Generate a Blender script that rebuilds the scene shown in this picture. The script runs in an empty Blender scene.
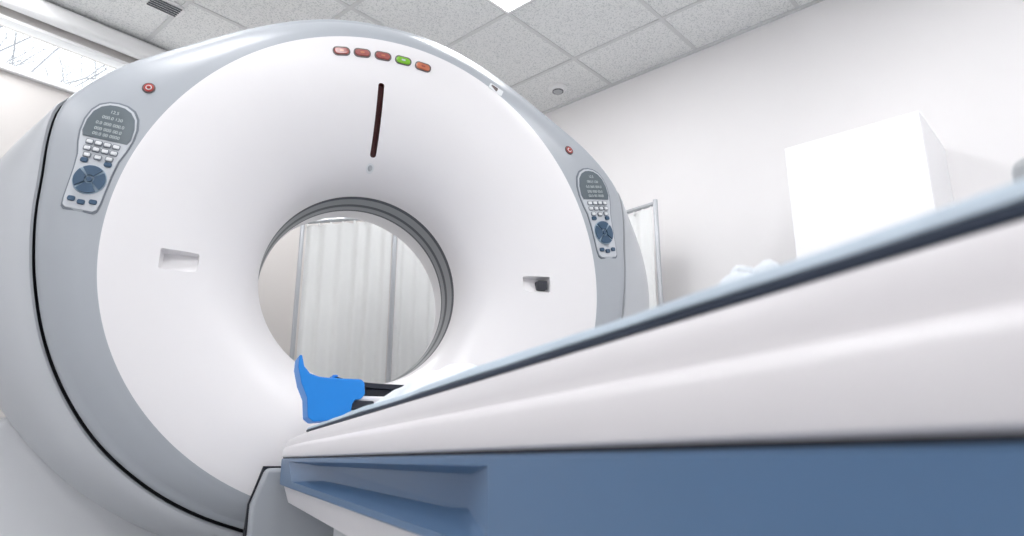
import bpy, bmesh, math, random
import numpy as np
from mathutils import Vector, Matrix
random.seed(3)
scene=bpy.context.scene
CAMZ=0.43
# ------------------------------------------------------------------ helpers
def srgb(c):
    return tuple(((v/255)/12.92 if v/255<=0.04045 else ((v/255+0.055)/1.055)**2.4) for v in c)
def mat(name,col,rough=0.4,metal=0.0,emit=None,estr=0,var=0.03,scale=6.0,bump=0.0,bscale=200,coat=0.0,spec=0.5,trans=0.0):
    m=bpy.data.materials.new(name); m.use_nodes=True
    nt=m.node_tree; b=nt.nodes['Principled BSDF']
    c=srgb(col)
    b.inputs['Roughness'].default_value=rough
    b.inputs['Metallic'].default_value=metal
    b.inputs['Specular IOR Level'].default_value=spec
    b.inputs['Coat Weight'].default_value=coat
    tc=nt.nodes.new('ShaderNodeTexCoord')
    n=nt.nodes.new('ShaderNodeTexNoise'); n.inputs['Scale'].default_value=scale
    nt.links.new(tc.outputs['Object'],n.inputs['Vector'])
    mx=nt.nodes.new('ShaderNodeMix'); mx.data_type='RGBA'
    mx.inputs['A'].default_value=(*[min(1,v*(1-var)) for v in c],1)
    mx.inputs['B'].default_value=(*[min(1,v*(1+var)) for v in c],1)
    nt.links.new(n.outputs['Fac'],mx.inputs['Factor'])
    nt.links.new(mx.outputs['Result'],b.inputs['Base Color'])
    if bump>0:
        n2=nt.nodes.new('ShaderNodeTexNoise'); n2.inputs['Scale'].default_value=bscale
        nt.links.new(tc.outputs['Object'],n2.inputs['Vector'])
        bp=nt.nodes.new('ShaderNodeBump'); bp.inputs['Strength'].default_value=bump; bp.inputs['Distance'].default_value=0.01
        nt.links.new(n2.outputs['Fac'],bp.inputs['Height']); nt.links.new(bp.outputs['Normal'],b.inputs['Normal'])
    if emit:
        b.inputs['Emission Color'].default_value=(*srgb(emit),1); b.inputs['Emission Strength'].default_value=estr
    if trans: b.inputs['Transmission Weight'].default_value=trans
    return m
def empty(name,loc=(0,0,0)):
    e=bpy.data.objects.new(name,None); e.location=loc; scene.collection.objects.link(e); e.empty_display_size=.1; return e
def mk(name,verts,faces,mats,parent=None,fm=None,smooth=None,bevel=0,bseg=3):
    me=bpy.data.meshes.new(name); me.from_pydata([tuple(v) for v in verts],[],faces)
    if not isinstance(mats,(list,tuple)): mats=[mats]
    for m in mats: me.materials.append(m)
    if fm is not None:
        for p,i in zip(me.polygons,fm): p.material_index=i
    bm=bmesh.new(); bm.from_mesh(me); bmesh.ops.recalc_face_normals(bm,faces=bm.faces); bm.to_mesh(me); bm.free()
    o=bpy.data.objects.new(name,me); scene.collection.objects.link(o)
    if smooth is not None:
        me.shade_smooth(); me.set_sharp_from_angle(angle=math.radians(smooth))
    if bevel>0:
        md=o.modifiers.new('bevel','BEVEL'); md.width=bevel; md.segments=bseg; md.limit_method='ANGLE'; md.angle_limit=math.radians(40)
        me.shade_smooth(); 
        w=o.modifiers.new('wn','WEIGHTED_NORMAL'); w.keep_sharp=True
    if parent: o.parent=parent
    return o
def box(name,x0,x1,y0,y1,z0,z1,m,parent=None,bevel=0,bseg=3):
    v=[(x,y,z) for x in (x0,x1) for y in (y0,y1) for z in (z0,z1)]
    f=[(0,1,3,2),(4,6,7,5),(0,4,5,1),(2,3,7,6),(0,2,6,4),(1,5,7,3)]
    return mk(name,v,f,m,parent,bevel=bevel,bseg=bseg)
def extr(name,prof,y0,y1,m,parent=None,smooth=None,bevel=0,axis='y'):
    n=len(prof)
    if axis=='y': v=[(a,y0,b) for a,b in prof]+[(a,y1,b) for a,b in prof]
    elif axis=='z': v=[(a,b,y0) for a,b in prof]+[(a,b,y1) for a,b in prof]
    else: v=[(y0,a,b) for a,b in prof]+[(y1,a,b) for a,b in prof]
    f=[(i,(i+1)%n,n+(i+1)%n,n+i) for i in range(n)]+[tuple(range(n)),tuple(range(2*n-1,n-1,-1))]
    return mk(name,v,f,m,parent,smooth=smooth,bevel=bevel)
def tube(name,p0,p1,r,m,parent=None,r2=None,n=16):
    p0=Vector(p0);p1=Vector(p1);d=(p1-p0).normalized()
    a=d.orthogonal().normalized(); b=d.cross(a); r2=r if r2 is None else r2
    v=[]
    for p,rr in((p0,r),(p1,r2)):
        for i in range(n):
            t=2*math.pi*i/n; v.append(p+a*rr*math.cos(t)+b*rr*math.sin(t))
    f=[(i,(i+1)%n,n+(i+1)%n,n+i) for i in range(n)]+[tuple(range(n)),tuple(range(2*n-1,n-1,-1))]
    return mk(name,v,f,m,parent,smooth=40)
def apply_mods(o):
    dg=bpy.context.evaluated_depsgraph_get(); dg.update()
    me=bpy.data.meshes.new_from_object(o.evaluated_get(dg)); o.modifiers.clear(); o.data=me; return o
def boolean(o,cutters,smooth):
    for c in cutters:
        md=o.modifiers.new('b','BOOLEAN'); md.operation='DIFFERENCE'; md.solver='EXACT'; md.object=c
        md.material_mode='TRANSFER'
    apply_mods(o)
    for c in cutters: bpy.data.objects.remove(c,do_unlink=True)
    o.data.shade_smooth(); o.data.set_sharp_from_angle(angle=math.radians(smooth))

# ------------------------------------------------------------------ materials
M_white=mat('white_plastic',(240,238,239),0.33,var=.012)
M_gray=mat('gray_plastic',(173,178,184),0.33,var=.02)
M_side=mat('side_cover_plastic',(192,195,199),0.36,var=.02)
M_base=mat('base_plastic',(214,216,219),0.4,var=.02)
M_black=mat('black_rubber',(28,30,38),0.6)
M_ring=mat('scan_window',(150,153,156),0.3,var=.05)
M_ringd=mat('scan_window_dark',(78,82,88),0.35)
M_keypad=mat('keypad_face',(200,204,209),0.45)
M_keyrim=mat('keypad_rim',(118,125,134),0.4)
M_lcd=mat('lcd',(104,114,120),0.2,var=.1)
M_digit=mat('lcd_digit',(190,198,198),0.5,emit=(190,200,198),estr=.1)
M_btn=mat('button_white',(230,232,234),0.4)
M_btnb=mat('button_blue',(56,84,110),0.4)
M_btnring=mat('button_ring',(160,180,195),0.4)
M_red=mat('lamp_red',(150,72,66),0.25,coat=.5,emit=(150,60,50),estr=.12)
M_green=mat('lamp_green',(110,165,40),0.25,coat=.5,emit=(120,190,30),estr=.25)
M_orange=mat('lamp_orange',(185,105,75),0.25,coat=.5,emit=(190,100,60),estr=.12)
M_frame=mat('lamp_frame',(96,84,84),0.4)
M_redbtn=mat('stop_red',(170,60,55),0.35)
M_slot=mat('slot_dark',(84,20,20),0.4)
M_hole=mat('hole_dark',(48,50,58),0.5)
M_bluebeam=mat('blue_frame_paint',(84,116,152),0.38,var=.03)
M_tabwhite=mat('table_white',(233,230,232),0.35,var=.012)
M_pad=mat('pad_cover',(176,190,202),0.8,var=.05,scale=30,bump=.2,bscale=60)
M_navy=mat('mattress_navy',(38,50,68),0.7)
M_cloth=mat('white_cloth',(226,232,238),0.85,var=.02,bump=.25,bscale=35)
M_blue=mat('blue_foam',(22,138,228),0.45,var=.06)
M_carbon=mat('carbon_tray',(26,32,46),0.35)
M_metal=mat('metal_pole',(190,193,197),0.3,metal=.6)
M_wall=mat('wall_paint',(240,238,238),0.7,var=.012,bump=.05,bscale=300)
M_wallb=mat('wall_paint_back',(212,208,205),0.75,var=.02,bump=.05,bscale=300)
M_trim=mat('trim_white',(242,242,242),0.4)
M_cab=mat('cabinet_white',(248,248,250),0.35,var=.005)
M_em=mat('light_diffuser',(255,255,255),0.5,emit=(252,252,254),estr=16)
M_grid=mat('ceiling_tbar',(215,216,216),0.5)
M_bark=mat('bark',(165,168,174),0.9)
M_vent=mat('vent_metal',(180,182,184),0.4)
M_curt=mat('curtain_cloth',(236,237,236),0.85,var=.03,bump=.1,bscale=120)
M_floor=mat('vinyl_floor',(192,194,197),0.3,var=.06,scale=25)
def tile_mat():
    m=bpy.data.materials.new('ceiling_tile'); m.use_nodes=True; nt=m.node_tree; b=nt.nodes['Principled BSDF']
    b.inputs['Roughness'].default_value=.9
    tc=nt.nodes.new('ShaderNodeTexCoord'); n=nt.nodes.new('ShaderNodeTexNoise'); n.inputs['Scale'].default_value=130; n.inputs['Detail'].default_value=4
    nt.links.new(tc.outputs['Object'],n.inputs['Vector'])
    r=nt.nodes.new('ShaderNodeValToRGB'); r.color_ramp.elements[0].position=.35; r.color_ramp.elements[1].position=.5
    r.color_ramp.elements[0].color=(*srgb((206,209,209)),1); r.color_ramp.elements[1].color=(*srgb((239,240,239)),1)
    nt.links.new(n.outputs['Fac'],r.inputs['Fac']); nt.links.new(r.outputs['Color'],b.inputs['Base Color'])
    bp=nt.nodes.new('ShaderNodeBump'); bp.inputs['Strength'].default_value=.25; bp.inputs['Distance'].default_value=.004
    nt.links.new(n.outputs['Fac'],bp.inputs['Height']); nt.links.new(bp.outputs['Normal'],b.inputs['Normal'])
    return m
M_tile=tile_mat()
M_glass=mat('window_glass',(255,255,255),0.02,var=0,trans=1.0)
M_glass.node_tree.nodes['Principled BSDF'].inputs['IOR'].default_value=1.02

# ------------------------------------------------------------------ gantry
Xc,Yc,Zc=0.435,2.2,CAMZ+0.60
THROAT,DEP=0.354,0.27
NA=240
def outline(pts,ks=17):
    th=[];rr=[]
    for x,z in pts:
        th.append(math.atan2(z,x)); rr.append(math.hypot(x,z))
    th=np.array(th);rr=np.array(rr)
    th2=np.concatenate([th,math.pi-th]); rr2=np.concatenate([rr,rr])
    th2=np.mod(th2,2*math.pi)
    o=np.argsort(th2); th2=th2[o]; rr2=rr2[o]
    g=np.arange(720)*2*math.pi/720
    r=np.interp(g,th2,rr2,period=2*math.pi)
    k=np.hanning(ks); k/=k.sum()
    rp=np.concatenate([r[-40:],r,r[:40]]); r=np.convolve(rp,k,'same')[40:-40]
    k=np.hanning(13); k/=k.sum()
    rp=np.concatenate([r[-40:],r,r[:40]]); r=np.convolve(rp,k,'same')[40:-40]
    def f(t): return float(np.interp(t%(2*math.pi),np.append(g,2*math.pi),np.append(r,r[0])))
    return f
O1=outline([(0.001,.948),(.1,.944),(.2,.928),(.3,.898),(.42,.845),(.52,.790),(.62,.727),(.72,.664),(.82,.597),(.92,.50),(.968,.43),(.978,.34),(.974,.2),(.965,0),(.937,-.15),(.867,-.35),(.735,-.55),(.55,-.70),(.34,-.79),(0.001,-.85)])
O2=outline([(0.001,.90),(.2,.88),(.42,.80),(.62,.69),(.82,.57),(.95,.47),(1.06,.40),(1.14,.29),(1.185,.15),(1.195,0),(1.15,-.2),(1.04,-.42),(.88,-.61),(.67,-.76),(.4,-.87),(0.001,-.93)],31)
def Rd(t):
    s=math.sin(t); c=math.cos(t); return .795+.047*max(0,s)**3-.03*max(0,-s)**2+.014*max(0,c)
def fun_y(u): 
    a=2.3; u=min(max(u,0),1); return DEP*(1-(1-u**a)**(1/a))
def front_y(X,Z):
    r=math.hypot(X,Z); t=math.atan2(Z,X); rd=Rd(t)
    if r<=rd: return fun_y((rd-r)/(rd-THROAT))
    o=O1(t)-.02; q=(r-rd)/(o-rd); return .004+.05*q*q if q<1 else .054
rings=[]
W,G,S,K,RG,RD=0,1,2,3,4,5
def sideW(t):
    z=math.sin(t); return 1 if z<.40 else max(0,1-(z-.40)/.10)
for i in range(9):
    ph=i/8*math.pi/2
    rings.append((lambda t,p=ph:THROAT+.26*(1-math.sin(p)), .86-.40*(1-math.cos(ph)),W))
rings+= [(lambda t:THROAT,.455,RD),(lambda t:THROAT-.005,.45,RD),(lambda t:THROAT-.005,.435,RG),(lambda t:THROAT-.004,.40,RD),(lambda t:THROAT,.385,RG),(lambda t:THROAT,.325,RD),(lambda t:THROAT+.006,.312,RD),(lambda t:THROAT+.006,.30,W),(lambda t:THROAT,.298,W)]
NF=30
for i in range(NF+1):
    ph=math.pi/2*(1-i/NF); u=math.sin(ph)**(2/2.3)
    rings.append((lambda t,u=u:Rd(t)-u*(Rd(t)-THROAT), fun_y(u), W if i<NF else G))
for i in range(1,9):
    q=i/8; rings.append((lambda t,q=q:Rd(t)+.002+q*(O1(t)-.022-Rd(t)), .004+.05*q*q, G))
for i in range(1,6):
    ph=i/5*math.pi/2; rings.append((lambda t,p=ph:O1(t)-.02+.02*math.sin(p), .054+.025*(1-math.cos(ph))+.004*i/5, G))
rings.append((lambda t:O1(t),.12,K))
rings.append((lambda t:O1(t)+.010*sideW(t)-.012*(1-sideW(t)),.12,K))
rings.append((lambda t:O1(t)+.010*sideW(t)-.012*(1-sideW(t)),.092,S))
for i in range(0,13):
    q=i/12
    rings.append((lambda t,q=q:(O1(t)+.016*sideW(t)-.014*(1-sideW(t)))*(1-q)+O2(t)*q, .085+.13*q*q+.035*q**8, S))
rings+= [(lambda t:O2(t)+.004,.28,S),(lambda t:O2(t)+.004,.78,S),(lambda t:O2(t)-.01,.83,S),(lambda t:O2(t)-.05,.86,S)]
verts=[];faces=[];fm=[]
for f,y,_ in rings:
    for k in range(NA):
        t=2*math.pi*k/NA; r=f(t); verts.append((Xc+r*math.cos(t),Yc+y,Zc+r*math.sin(t)))
nr=len(rings)
for i in range(nr):
    j=(i+1)%nr
    for k in range(NA):
        l=(k+1)%NA
        faces.append((i*NA+k,i*NA+l,j*NA+l,j*NA+k)); fm.append(rings[i][2])
ct=empty('ct_scanner',(0,0,0))
gantry=mk('gantry_housing',verts,faces,[M_white,M_gray,M_side,M_black,M_ring,M_ringd,M_slot,M_hole],ct,fm=fm)
def surf(X,Z,h=0): return (Xc+X, Yc+front_y(X,Z)-h, Zc+Z)
def rrect(cx,cz,w,h,r,n=5):
    p=[]
    for sx,sz,a0 in((1,1,0),(-1,1,90),(-1,-1,180),(1,-1,270)):
        for i in range(n+1):
            a=math.radians(a0+90*i/n); p.append((cx+sx*(w/2-r)+r*math.cos(a) if False else cx+sx*(w/2-r)+r*math.cos(a),cz+sz*(h/2-r)+r*math.sin(a)))
    return p
cuts=[]
# laser slot: follows the curve of the funnel, shallow
v=[];pr=rrect(-.02,.555,.021,.245,.009,4);n=len(pr)
for hh_ in (.05,-.022): v+=[(Xc+x,Yc+front_y(x,z)-hh_,Zc+z) for x,z in pr]
c=mk('cut',v,[(i,(i+1)%n,n+(i+1)%n,n+i) for i in range(n)]+[tuple(range(n)),tuple(range(2*n-1,n-1,-1))],M_slot)
cuts.append(c)
def wedge_cut(X,Z,w,h,m):
    y=Yc+front_y(X,Z)
    a=rrect(X,Z,w,h,.006,3); v=[];n=len(a)
    b=rrect(X,Z+.002,w*.86,h*.8,.005,3)
    v=[(Xc+x,y-.06,Zc+z) for x,z in a]+[(Xc+x,y+.006,Zc+z) for x,z in a]+[(Xc+x,y+.012+.026*(z-(Z-h/2))/h,Zc+z) for x,z in b]
    f=[(i,(i+1)%n,n+(i+1)%n,n+i) for i in range(n)]+[(n+i,n+(i+1)%n,2*n+(i+1)%n,2*n+i) for i in range(n)]+[tuple(range(n)),tuple(range(3*n-1,2*n-1,-1))]
    return mk('cut',v,f,m)
cuts.append(wedge_cut(-.585,-.03,.108,.062,M_white))
cuts.append(wedge_cut(.578,.010,.098,.058,M_white))
boolean(gantry,cuts,32)
def decal(name,pts,h,m,X=None,h0=-.006,cham=.0,par=ct):
    n=len(pts)
    cx=sum(p[0] for p in pts)/n; cz=sum(p[1] for p in pts)/n
    v=[surf(x,z,h0) for x,z in pts]+[surf(x,z,h-cham) for x,z in pts]
    if cham>0:
        ins=[]
        for x,z in pts:
            d=math.hypot(x-cx,z-cz); s=max(0,(d-cham)/d) if d>0 else 1; ins.append((cx+(x-cx)*s,cz+(z-cz)*s))
    else: ins=pts
    v+=[surf(x,z,h) for x,z in ins]
    f=[(i,(i+1)%n,n+(i+1)%n,n+i) for i in range(n)]+[(n+i,n+(i+1)%n,2*n+(i+1)%n,2*n+i) for i in range(n)]+[tuple(range(n)),tuple(range(3*n-1,2*n-1,-1))]
    if cham==0:
        v=v[:2*n]; f=f[:n]+[tuple(range(n)),tuple(range(2*n-1,n-1,-1))]
    return mk(name,v,f,m,par,smooth=30)
def circ(cx,cz,r,n=24): return [(cx+r*math.cos(2*math.pi*i/n),cz+r*math.sin(2*math.pi*i/n)) for i in range(n)]
def rot(pts,c,a): 
    ca,sa=math.cos(a),math.sin(a); return [(c[0]+(x-c[0])*ca-(z-c[1])*sa,c[1]+(x-c[0])*sa+(z-c[1])*ca) for x,z in pts]
for i,(X,Zv,m) in enumerate([(-.166,.764,M_red),(-.095,.774,M_red),(-.022,.779,M_red),(.051,.778,M_green),(.124,.770,M_orange)]):
    a=-X*0.9/.8
    decal(f'lamp_frame_{i}',rot(rrect(X,Zv,.060,.033,.015),(X,Zv),a),.002,M_frame)
    decal(f'lamp_{i}',rot(rrect(X,Zv,.051,.024,.0115),(X,Zv),a),.006,m,cham=.003)
    decal(f'lamp_icon_{i}',rot(rrect(X,Zv,.014,.006,.002),(X,Zv),a),.0066,M_orange if m is M_red else (M_keypad if m is M_green else M_red))
decal('laser_lens',circ(-.022,.402,.008,16),.005,M_metal,cham=.002)
decal('laser_lens_ring',circ(-.022,.402,.014,16),.002,M_btn)
for s,(X,Zv) in enumerate([(-.733,.505),(.718,.555)]):
    decal(f'stop_ring_{s}',circ(X,Zv,.019),.003,M_frame,cham=.001)
    decal(f'stop_face_{s}',circ(X,Zv,.0145),.0045,M_redbtn)
    decal(f'stop_center_{s}',circ(X,Zv,.0095),.006,M_btn,cham=.002)
    decal(f'stop_button_{s}',circ(X,Zv,.006),.009,M_redbtn,cham=.002)
decal('badge_plate',rot(rrect(.408,.742,.058,.028,.004),(.408,.742),-.45),.003,M_btn)
decal('badge_mark',rot(rrect(.400,.742,.028,.018,.003),(.408,.742),-.45),.004,M_frame)
decal('mic_hole',rrect(.601,.008,.034,.034,.004),-.004,M_hole,h0=-.03)
def keypad(idx,bot,top):
    b=Vector(bot);t=Vector(top);ax=(t-b).normalized(); L=(t-b).length/.345
    px=Vector((ax.y,-ax.x))
    def T(pts): return [tuple(b+px*u*L+ax*v*L) for u,v in pts]
    half=[(.036,0),(.045,.008),(.048,.03),(.050,.12),(.054,.165),(.064,.20),(.070,.235),(.070,.275),(.062,.308),(.047,.330),(.024,.342)]
    sh=half+[(0,.345)]+[(-u,v) for u,v in reversed(half)]
    def scl(s,pts): return [(u*s,.17+(v-.17)*(1-(1-s)*.45)) for u,v in pts]
    decal(f'keypad_rim_{idx}',T(scl(1.08,sh)),.003,M_keyrim,cham=.001)
    decal(f'keypad_face_{idx}',T(sh),.005,M_keypad,cham=.001)
    d=[(.058,.224),(.064,.24),(.063,.275),(.055,.305),(.040,.324),(.020,.334),(0,.336)]
    d=d+[(-u,v) for u,v in reversed(d[:-1])]
    decal(f'lcd_bezel_{idx}',T([(u*1.04,.224+(v-.224)*1.03-.002) for u,v in d]),.0056,M_keyrim)
    decal(f'lcd_{idx}',T(d),.0066,M_lcd)
    rows=[(.312,'12.5'),(.291,'000.0 120'),(.270,'0.0 000 000.0'),(.251,'000 000 00.0'),(.234,'00.0 00 0000')]
    for k,(v,s) in enumerate(rows):
        cu=bpy.data.curves.new('t','FONT'); cu.body=s; cu.size=.0145; cu.align_x='CENTER'; cu.align_y='CENTER'; cu.materials.append(M_digit)
        o=bpy.data.objects.new(f'lcd_digits_{idx}_{k}',cu); scene.collection.objects.link(o); o.parent=ct
        q=T([(0,v)])[0]; P=surf(q[0],q[1],.0078)
        e=.02; ex=(Vector(surf(q[0]+e,q[1]))-Vector(surf(q[0]-e,q[1]))); ez=(Vector(surf(q[0],q[1]+e))-Vector(surf(q[0],q[1]-e)))
        xx=(ex*px.x+ez*px.y).normalized(); yy=(ex*ax.x+ez*ax.y).normalized(); nn=xx.cross(yy).normalized(); yy=nn.cross(xx)
        Mx=Matrix((xx,yy,nn)).transposed().to_4x4(); Mx.translation=Vector(P); o.matrix_world=Mx
    n=0
    for v,us in((.207,(-.036,-.012,.012,.036)),(.186,(-.036,-.012,.012,.036)),(.165,(-.030,.030)),(.163,(0,))):
        for u in us:
            n+=1; decal(f'key_{idx}_{n}',T(rrect(u,v,.017,.011,.003,3)),.009,M_btn,cham=.002)
            decal(f'key_edge_{idx}_{n}',T(rrect(u,v,.0215,.0155,.004,3)),.0058,M_keyrim)
    for u,v in((-.032,.148),(.032,.148),(-.028,.028),(.0,.022),(.03,.028)):
        n+=1; decal(f'key_{idx}_{n}',T(rrect(u,v,.021,.014,.005,3)),.009,M_btnb,cham=.002)
    decal(f'dial_plate_{idx}',T(circ(0,.092,.045)),.0065,M_btnring,cham=.001)
    for k in range(4):
        a0=math.radians(90*k+52-45+45); a0=math.radians(45+90*k-39)+math.pi/4; a1=math.radians(45+90*k+39)+math.pi/4
        arc=[(.042*math.cos(a0+(a1-a0)*i/10),.092+.042*math.sin(a0+(a1-a0)*i/10)) for i in range(11)]
        inn=[(.013*math.cos(a1+(a0-a1)*i/6),.092+.013*math.sin(a1+(a0-a1)*i/6)) for i in range(7)]
        decal(f'dial_key_{idx}_{k}',T(arc+inn),.011,M_btnb)
    decal(f'dial_center_{idx}',T(circ(0,.092,.008,16)),.010,M_btnb)
keypad(0,(-.862,.090),(-.805,.434))
keypad(1,(.874,.142),(.800,.490))
zf=-Zc
bp=[(-1.22,zf),(1.22,zf),(1.2,-.72),(1.12,-.52),(.95,-.45),(-.95,-.45),(-1.12,-.52),(-1.2,-.72)]
extr('stand_base',[(Xc+x,Zc+z) for x,z in bp],Yc+.30,Yc+.80,M_base,ct,bevel=.03)
extr('front_plinth',[(Xc+x,Zc+z) for x,z in [(-.328,zf),(.328,zf),(.328,-.72),(.295,-.622),(-.295,-.622),(-.328,-.72)]],Yc-.055,Yc+.40,M_gray,ct,bevel=.014)
extr('front_plinth_gap',[(Xc+x,Zc+z) for x,z in [(-.333,zf),(.333,zf),(.333,-.72),(.300,-.617),(-.300,-.617),(-.333,-.72)]],Yc-.02,Yc+.38,M_black,ct)

# ------------------------------------------------------------------ patient table
tb=empty('patient_table')
def sym(half):
    return [(x,z+CAMZ) for x,z in half]+[(2*Xc-x,z+CAMZ) for x,z in reversed(half)]
Y0=-.75
prof=[(.180,.0065),(.1755,.0085),(.174,.013),(.1745,.029),(.1765,.0345),(.181,.0375),(.1815,.040),(.1815,.044),(.1825,.054),(.1845,.0585),(.189,.0605)]
def loft_y(name,stations,m,parent,smooth=40):
    v=[];f=[];n=len(stations[0][1])
    for y,pr in stations: v+=[(x,y,z) for x,z in pr]
    for i in range(len(stations)-1):
        for k in range(n):
            l=(k+1)%n; f.append((i*n+k,i*n+l,(i+1)*n+l,(i+1)*n+k))
    f+=[tuple(range(n)),tuple(range(len(stations)*n-1,(len(stations)-1)*n-1,-1))]
    return mk(name,v,f,m,parent,smooth=smooth)
st=[]
for y in [Y0,0,1,1.6,1.8,1.95,2.05,2.09,2.115,2.128]:
    e=max(0,(y-1.6)/(2.128-1.6)); c=max(0,(y-2.05)/.078)
    inset=.012*(1-math.sqrt(max(0,1-c*c)))
    st.append((y,sym([(x+inset,.0065+(z-.0065)*(1-.17*e**1.5)-(.004*c*c if z>.03 else 0)) for x,z in prof])))
loft_y('side_shell',st,M_tabwhite,tb)
extr('shadow_gap',sym([(.181,.0035),(.181,.0075)]),Y0,2.115,M_black,tb)
beam=extr('blue_frame',sym([(.182,-.067),(.178,-.064),(.1775,.0015),(.180,.004)]),Y0,2.12,M_bluebeam,tb)
def recess(side):
    x=.1775 if side<0 else 2*Xc-.1775; s=1 if side<0 else -1
    A=[(1.90,-.004),(1.80,-.050),(.52,-.0585),(.475,-.052),(.475,-.004)]
    B=[(1.55,-.012),(1.50,-.040),(.66,-.043),(.61,-.040),(.60,-.012)]
    v=[(x-s*.02,y,z+CAMZ) for y,z in A]+[(x+s*.0005,y,z+CAMZ) for y,z in A]+[(x+s*.032,y,z+CAMZ) for y,z in B]; n=5
    f=[(i,(i+1)%n,n+(i+1)%n,n+i) for i in range(n)]+[(n+i,n+(i+1)%n,2*n+(i+1)%n,2*n+i) for i in range(n)]+[tuple(range(n)),tuple(range(3*n-1,2*n-1,-1))]
    return mk('cut',v,f,M_bluebeam)
boolean(beam,[recess(-1),recess(1)],30)
extr('lower_tray',sym([(.215,-.118),(.202,-.112),(.188,-.069),(.192,-.067)]),Y0,2.10,M_tabwhite,tb,smooth=30)
box('lift_column',.27,.60,.35,1.75,.06,CAMZ-.117,M_base,tb,bevel=.03)
box('table_foot',.20,.67,.15,1.95,0,.09,M_base,tb,bevel=.03)
extr('mattress',sym([(.188,.0603),(.1866,.0612),(.1866,.0640),(.1885,.0655)]),Y0,1.66,M_navy,tb)
st=[]
for i in range(90):
    y=Y0+(1.655-Y0)*i/89
    j=.0012*math.sin(y*17)+.0009*math.sin(y*41+1); e=max(0,(y-1.5)/.155)
    k=.0012*math.sin(y*11+2)
    st.append((y,sym([(.1905+j*.4,.0642),(.1872+j*.6,.0658+k*.3),(.190+j,.070),(.195+j,.0737-e*.003+k),(.203,.0765-e*.004+k),(.24,.0775-e*.004),(.30,.0765-e*.004)])))
loft_y('pad_cover',st,M_pad,tb,60)
hh=[(.163,.238),(.169,.238),(.176,.212),(.190,.196),(.212,.189),(.240,.187),(.310,.187),(.318,.180),(.321,.152),(.312,.140),(.298,.138),(.292,.128),(.288,.092),(.205,.085),(.192,.095),(.187,.14),(.172,.172),(.162,.21)]
extr('head_holder_cushion',[(x,z+CAMZ) for x,z in hh],1.70,1.80,M_blue,tb,bevel=.005)
box('head_holder_notch_dark',.290,.345,1.705,1.78,CAMZ+.115,CAMZ+.137,M_carbon,tb,bevel=.004)  # black box stands in for the dark of the cushion notch
box('head_holder_clamp',.290,.338,1.71,1.77,CAMZ+.085,CAMZ+.113,M_blue,tb,bevel=.004)
box('head_holder_mount',.28,.56,1.72,2.06,CAMZ+.055,CAMZ+.15,M_tabwhite,tb,bevel=.01)
tr=[];n=20
up=[];lo=[]
for i in range(n+1):
    a=-1+2*i/n; x=Xc-.01+a*.165; z=.186+.014*abs(a)**3
    up.append((x,z+CAMZ)); lo.append((x,z-.012+CAMZ))
extr('head_holder_tray',up+lo[::-1],1.78,2.12,M_carbon,tb,smooth=50)
box('tray_bracket',.34,.50,1.80,2.05,CAMZ+.145,CAMZ+.176,M_carbon,tb,bevel=.004)
for s in(-1,1):
    x=Xc-.01+s*.165; box(f'tray_edge_{s}',x-.007,x+.007,1.78,2.12,CAMZ+.192,CAMZ+.204,M_blue,tb,bevel=.003)
box('tray_end_edge',Xc-.17,Xc+.15,2.115,2.127,CAMZ+.188,CAMZ+.198,M_blue,tb,bevel=.003)
box('grip_handle',.497,.53,.268,.292,CAMZ+.07,CAMZ+.205,M_vent,tb,bevel=.01)
from mathutils import noise
def lump(name,cx,cy,z0,rx,ry,h,m,seed,amp=.25,rotz=0,pw=.55):
    N=64;v=[];f=[]
    for i in range(N):
        for j in range(N):
            a=-1+2*i/(N-1); b=-1+2*j/(N-1)
            d=max(0,1-abs(a)**2.6)*max(0,1-abs(b)**2.6)
            nz=noise.fractal(Vector((a*2.0+seed,b*2.0,seed*1.7)),1,2,3)
            rg=abs(noise.noise(Vector((a*2.2+seed*3,b*1.4,0))))
            z=h*(d**pw)*(1+amp*nz-.5*amp*rg)
            x=a*rx*(1+.06*nz); y=b*ry*(1+.06*nz)
            v.append((cx+x*math.cos(rotz)-y*math.sin(rotz),cy+x*math.sin(rotz)+y*math.cos(rotz),z0+z))
    for i in range(N-1):
        for j in range(N-1): f.append((i*N+j,(i+1)*N+j,(i+1)*N+j+1,i*N+j+1))
    o=mk(name,v,f,m); o.data.shade_smooth()
    md=o.modifiers.new('s','SOLIDIFY'); md.thickness=.004; md.offset=1
    return o
lump('pillow',.45,1.16,CAMZ+.078,.20,.25,.080,M_cloth,1.3,amp=.28,pw=.9)
lump('folded_sheet',.335,.375,CAMZ+.078,.028,.03,.048,M_cloth,4.1,amp=.3)

# ------------------------------------------------------------------ room (n,m axes rotated)
ANG=math.atan2(.4388,.8986)
H=CAMZ+2.35
N0,N1,MM0,MM1=-2.3,3.479,-2.7,4.04
def nm(n,m,z=0): return Vector((n*math.cos(ANG)-m*math.sin(ANG),n*math.sin(ANG)+m*math.cos(ANG),z))
def R(o): o.rotation_euler=(0,0,ANG); return o
T_=.12
R(box('floor',N0-T_,N1+T_,MM0-T_,MM1+T_,-.1,0,M_floor))
ceil=R(box('ceiling',N0-T_,N1+T_,MM0-T_,MM1+T_,H,H+.1,M_tile))
R(box('wall_right',N1,N1+T_,MM0-T_,MM1+T_,0,H,M_wall))
R(box('wall_left',N0-T_,N0,MM0-T_,MM1+T_,0,H,M_wall))
R(box('wall_front',N0,N1,MM0-T_,MM0,0,H,M_wall))
wz0,wz1=CAMZ+1.93,CAMZ+2.21; wn0,wn1=-1.3,1.75
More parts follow.
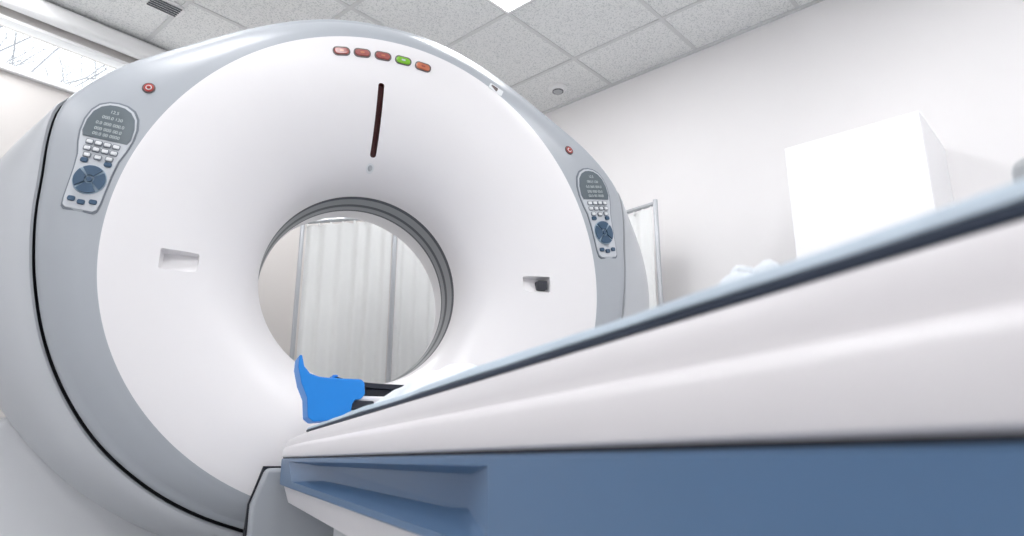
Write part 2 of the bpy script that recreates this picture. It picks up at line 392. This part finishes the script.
def boxes(name,bl,m):
    v=[];f=[]
    for (x0,x1,y0,y1,z0,z1) in bl:
        b=len(v); v+=[(x,y,z) for x in (x0,x1) for y in (y0,y1) for z in (z0,z1)]
        f+=[tuple(b+q for q in t) for t in [(0,1,3,2),(4,6,7,5),(0,4,5,1),(2,3,7,6),(0,2,6,4),(1,5,7,3)]]
    return mk(name,v,f,m)
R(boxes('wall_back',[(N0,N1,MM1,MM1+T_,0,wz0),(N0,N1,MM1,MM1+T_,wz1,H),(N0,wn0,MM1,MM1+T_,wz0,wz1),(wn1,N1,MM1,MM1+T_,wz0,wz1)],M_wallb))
win=empty('window_1'); win.rotation_euler=(0,0,ANG)
fr=.035
def wb(name,*a,m=M_trim,bevel=0): 
    o=box(name,*a,m,win,bevel=bevel); return o
wb('frame_bottom',wn0,wn1,MM1-.01,MM1+.07,wz0,wz0+.022,bevel=.004)
wb('frame_top',wn0,wn1,MM1-.01,MM1+.07,wz1-.02,wz1,bevel=.004)
for i,a in enumerate((wn0,.1,wn1-fr)): wb(f'mullion_{i}',a,a+fr,MM1-.01,MM1+.07,wz0+.022,wz1-.02)
wb('sill',wn0-.04,wn1+.04,MM1-.025,MM1,wz0-.02,wz0,bevel=.005)
wb('glass',wn0+fr,wn1-fr,MM1+.03,MM1+.036,wz0+fr,wz1-fr,m=M_glass)
R(box('blind_cassette',wn0-.1,wn1+.1,MM1-.10,MM1-.02,H-.115,H-.01,M_trim,bevel=.03))
R(box('baseboard_right',N1-.015,N1,MM0,MM1,0,.09,M_trim)); R(box('baseboard_back',N0,N1-.015,MM1-.015,MM1,0,.09,M_trim))
gn=[2.463+.6*k for k in range(-8,2)]; gm=[2.214+.6*k for k in range(-9,4)]
lights=[(1.863,1.614),(.063,1.614),(1.863,3.414),(1.863,-.186),(.063,-.186),(-1.737,1.614),(-1.737,-.186),(1.863,-1.986),(.063,-1.986),(.063,3.414)]  # only the first panel is in view; the unseen rest are added for light
bl=[]
for a in gn:
    if N0<a<N1: bl.append((a-.011,a+.011,MM0,MM1,H-.006,H+.001))
for a in gm:
    if MM0<a<MM1: bl.append((N0,N1,a-.011,a+.011,H-.0055,H+.001))
bl+= [(N1-.02,N1,MM0,MM1,H-.012,H+.001),(N0,N1,MM1-.02,MM1,H-.012,H+.001)]
g=boxes('ceiling_grid',bl,M_grid); g.parent=ceil
for i,(a,b) in enumerate(lights):
    if b+.6>MM1: continue
    L=empty('ceiling_light' if i==0 else f'ceiling_light.{i:03d}',tuple(nm(a+.3,b+.3,H))); L.rotation_euler=(0,0,ANG)
    box('diffuser',-.28,.28,-.28,.28,-.012,-.004,M_em,L)
    o=boxes('rim',[(-.295,-.28,-.295,.295,-.014,0),(.28,.295,-.295,.295,-.014,0),(-.28,.28,-.295,-.28,-.014,0),(-.28,.28,.28,.295,-.014,0)],M_trim); o.parent=L
sd=empty('smoke_detector',(1.84,3.678,H))
def disc(name,r,z0,z1,r2,m,par):
    return tube(name,(0,0,z0),(0,0,z1),r,m,par,r2=r2,n=32)
disc('detector_base',.062,0,-.010,.062,M_trim,sd); disc('detector_body',.05,-.010,-.028,.036,M_trim,sd); disc('detector_gap',.036,-.028,-.033,.036,M_ringd,sd); disc('detector_cap',.03,-.033,-.040,.02,M_vent,sd)
vt=empty('air_vent',(-.483,3.70,H)); vt.rotation_euler=(0,0,ANG)
extr('vent_frame',[(x,y) for x,y in rrect(0,0,.2,.12,.05)],-.015,0,M_trim,vt,axis='z',bevel=.004)
for i in range(5): box(f'slat_{i}',-.075,.075,-.045+.02*i,-.037+.02*i,-.020,-.012,M_ringd,vt)

cb=empty('cabinet')
cb.rotation_euler=(0,0,ANG)
cz=CAMZ+1.361
cn0,cn1=3.0,N1-.002; 
def mof(P): return -P[0]*math.sin(ANG)+P[1]*math.cos(ANG)
cm0=mof((2.505,1.743)); cm1=mof((2.237,2.219))
box('carcass',cn0+.02,cn1,cm0,cm1,.06,cz,M_cab,cb,bevel=.003)
box('door',cn0,cn0+.019,cm0+.001,cm1-.001,.08,cz-.001,M_cab,cb,bevel=.003)
box('plinth',cn0+.05,cn1,cm0+.02,cm1-.02,0,.06,M_vent,cb)
tube('handle',(cn0-.02,cm0+.04,.78),(cn0-.02,cm0+.04,.9),.005,M_metal,cb)

def screen(name,pts,z1=CAMZ+1.35,z0=.28):
    e=empty(name)
    for k in range(len(pts)-1):
        a=Vector((*pts[k],0)); b=Vector((*pts[k+1],0)); d=b-a; L=d.length; d.normalize(); nn=Vector((-d.y,d.x,0))
        tube(f'top_rail_{k}',a+Vector((0,0,z1)),b+Vector((0,0,z1)),.012,M_metal,e)
        tube(f'low_rail_{k}',a+Vector((0,0,z0-.05)),b+Vector((0,0,z0-.05)),.010,M_metal,e)
        NX=160;NZ=10;v=[];f=[];ph=random.random()*6
        for j in range(NZ+1):
            for i in range(NX+1):
                u=i/NX; s=.02+u*(L-.04)
                w=math.sin(u*L*62+ph+.6*math.sin(u*9))*.018*(.55+.45*j/NZ)+.006*math.sin(u*L*23+j*.12)
                P=a+d*s+nn*w; v.append((P.x,P.y,z1-.022-(z1-z0)*j/NZ))
        for j in range(NZ):
            for i in range(NX): f.append((j*(NX+1)+i,j*(NX+1)+i+1,(j+1)*(NX+1)+i+1,(j+1)*(NX+1)+i))
        o=mk(f'curtain_{k}',v,f,M_curt,e,smooth=80)
        for q in range(8):
            P=a+d*(.03+(L-.06)*q/7); tube(f'curtain_tie_{k}_{q}',P+Vector((0,0,z1-.03)),P+Vector((0,0,z1+.014)),.006,M_curt,e,n=8)
    for k,p in enumerate(pts):
        tube(f'post_{k}',(p[0],p[1],.04),(p[0],p[1],z1+.02),.013,M_metal,e)
        tube(f'caster_{k}',(p[0]-.012,p[1],.025),(p[0]+.012,p[1],.025),.025,M_black,e)
screen('privacy_screen',[(.35,4.08),(.83,3.76),(1.36,4.0)])
screen('privacy_screen.001',[(2.09,3.02),(1.93,3.45)])

def tree(name,base,seed):
    rnd=random.Random(seed); V=[];F=[]
    def seg(p,q,r0,r1):
        d=(q-p).normalized(); a=d.orthogonal().normalized(); b=d.cross(a); s=len(V)
        for P,r in((p,r0),(q,r1)):
            for i in range(5):
                t=2*math.pi*i/5; V.append(P+a*r*math.cos(t)+b*r*math.sin(t))
        for i in range(5): F.append((s+i,s+(i+1)%5,s+5+(i+1)%5,s+5+i))
    def grow(p,d,L,r,lev):
        q=p+d*L; seg(p,q,r,r*.7)
        if lev==0: return
        for k in range(3 if lev>2 else 2+(lev>1)):
            nd=(d+Vector((rnd.uniform(-.8,.8),rnd.uniform(-.8,.8),rnd.uniform(-.25,.5)))).normalized()
            grow(q,nd,L*rnd.uniform(.62,.85),r*.57,lev-1)
    grow(Vector(base),Vector((0,0,1)),2.6,.075,6)
    return mk(name,V,F,M_bark)
for i,(a,b) in enumerate([(0.3,10.5),(1.6,12.5),(-2.2,11.0)]):
    p=nm(a,b,-.1); tree('bare_tree' if i==0 else f'bare_tree.{i:03d}',tuple(p),i+5)

w=bpy.data.worlds.new('World'); scene.world=w; w.use_nodes=True
bg=w.node_tree.nodes['Background']; bg.inputs['Color'].default_value=(.95,.98,1,1); bg.inputs['Strength'].default_value=1.6
scene.view_settings.view_transform='Standard'; scene.view_settings.look='None'; scene.view_settings.exposure=0

# ------------------------------------------------------------------ camera
a=math.radians(22.4); f=700.0; p=math.atan(192/700)
F=Vector((math.sin(a)*math.cos(p),math.cos(a)*math.cos(p),math.sin(p)))
Rv=Vector((math.cos(a),-math.sin(a),0)); U=Rv.cross(F)
cd=bpy.data.cameras.new('camera'); cam=bpy.data.objects.new('camera',cd); scene.collection.objects.link(cam)
Mx=Matrix((Rv,U,-F)).transposed().to_4x4(); Mx.translation=Vector((0,0,CAMZ)); cam.matrix_world=Mx
cd.sensor_width=36; cd.lens=f/1024*36; cd.clip_start=.01
cd.dof.use_dof=True; cd.dof.focus_distance=2.3; cd.dof.aperture_fstop=7.0
scene.camera=cam
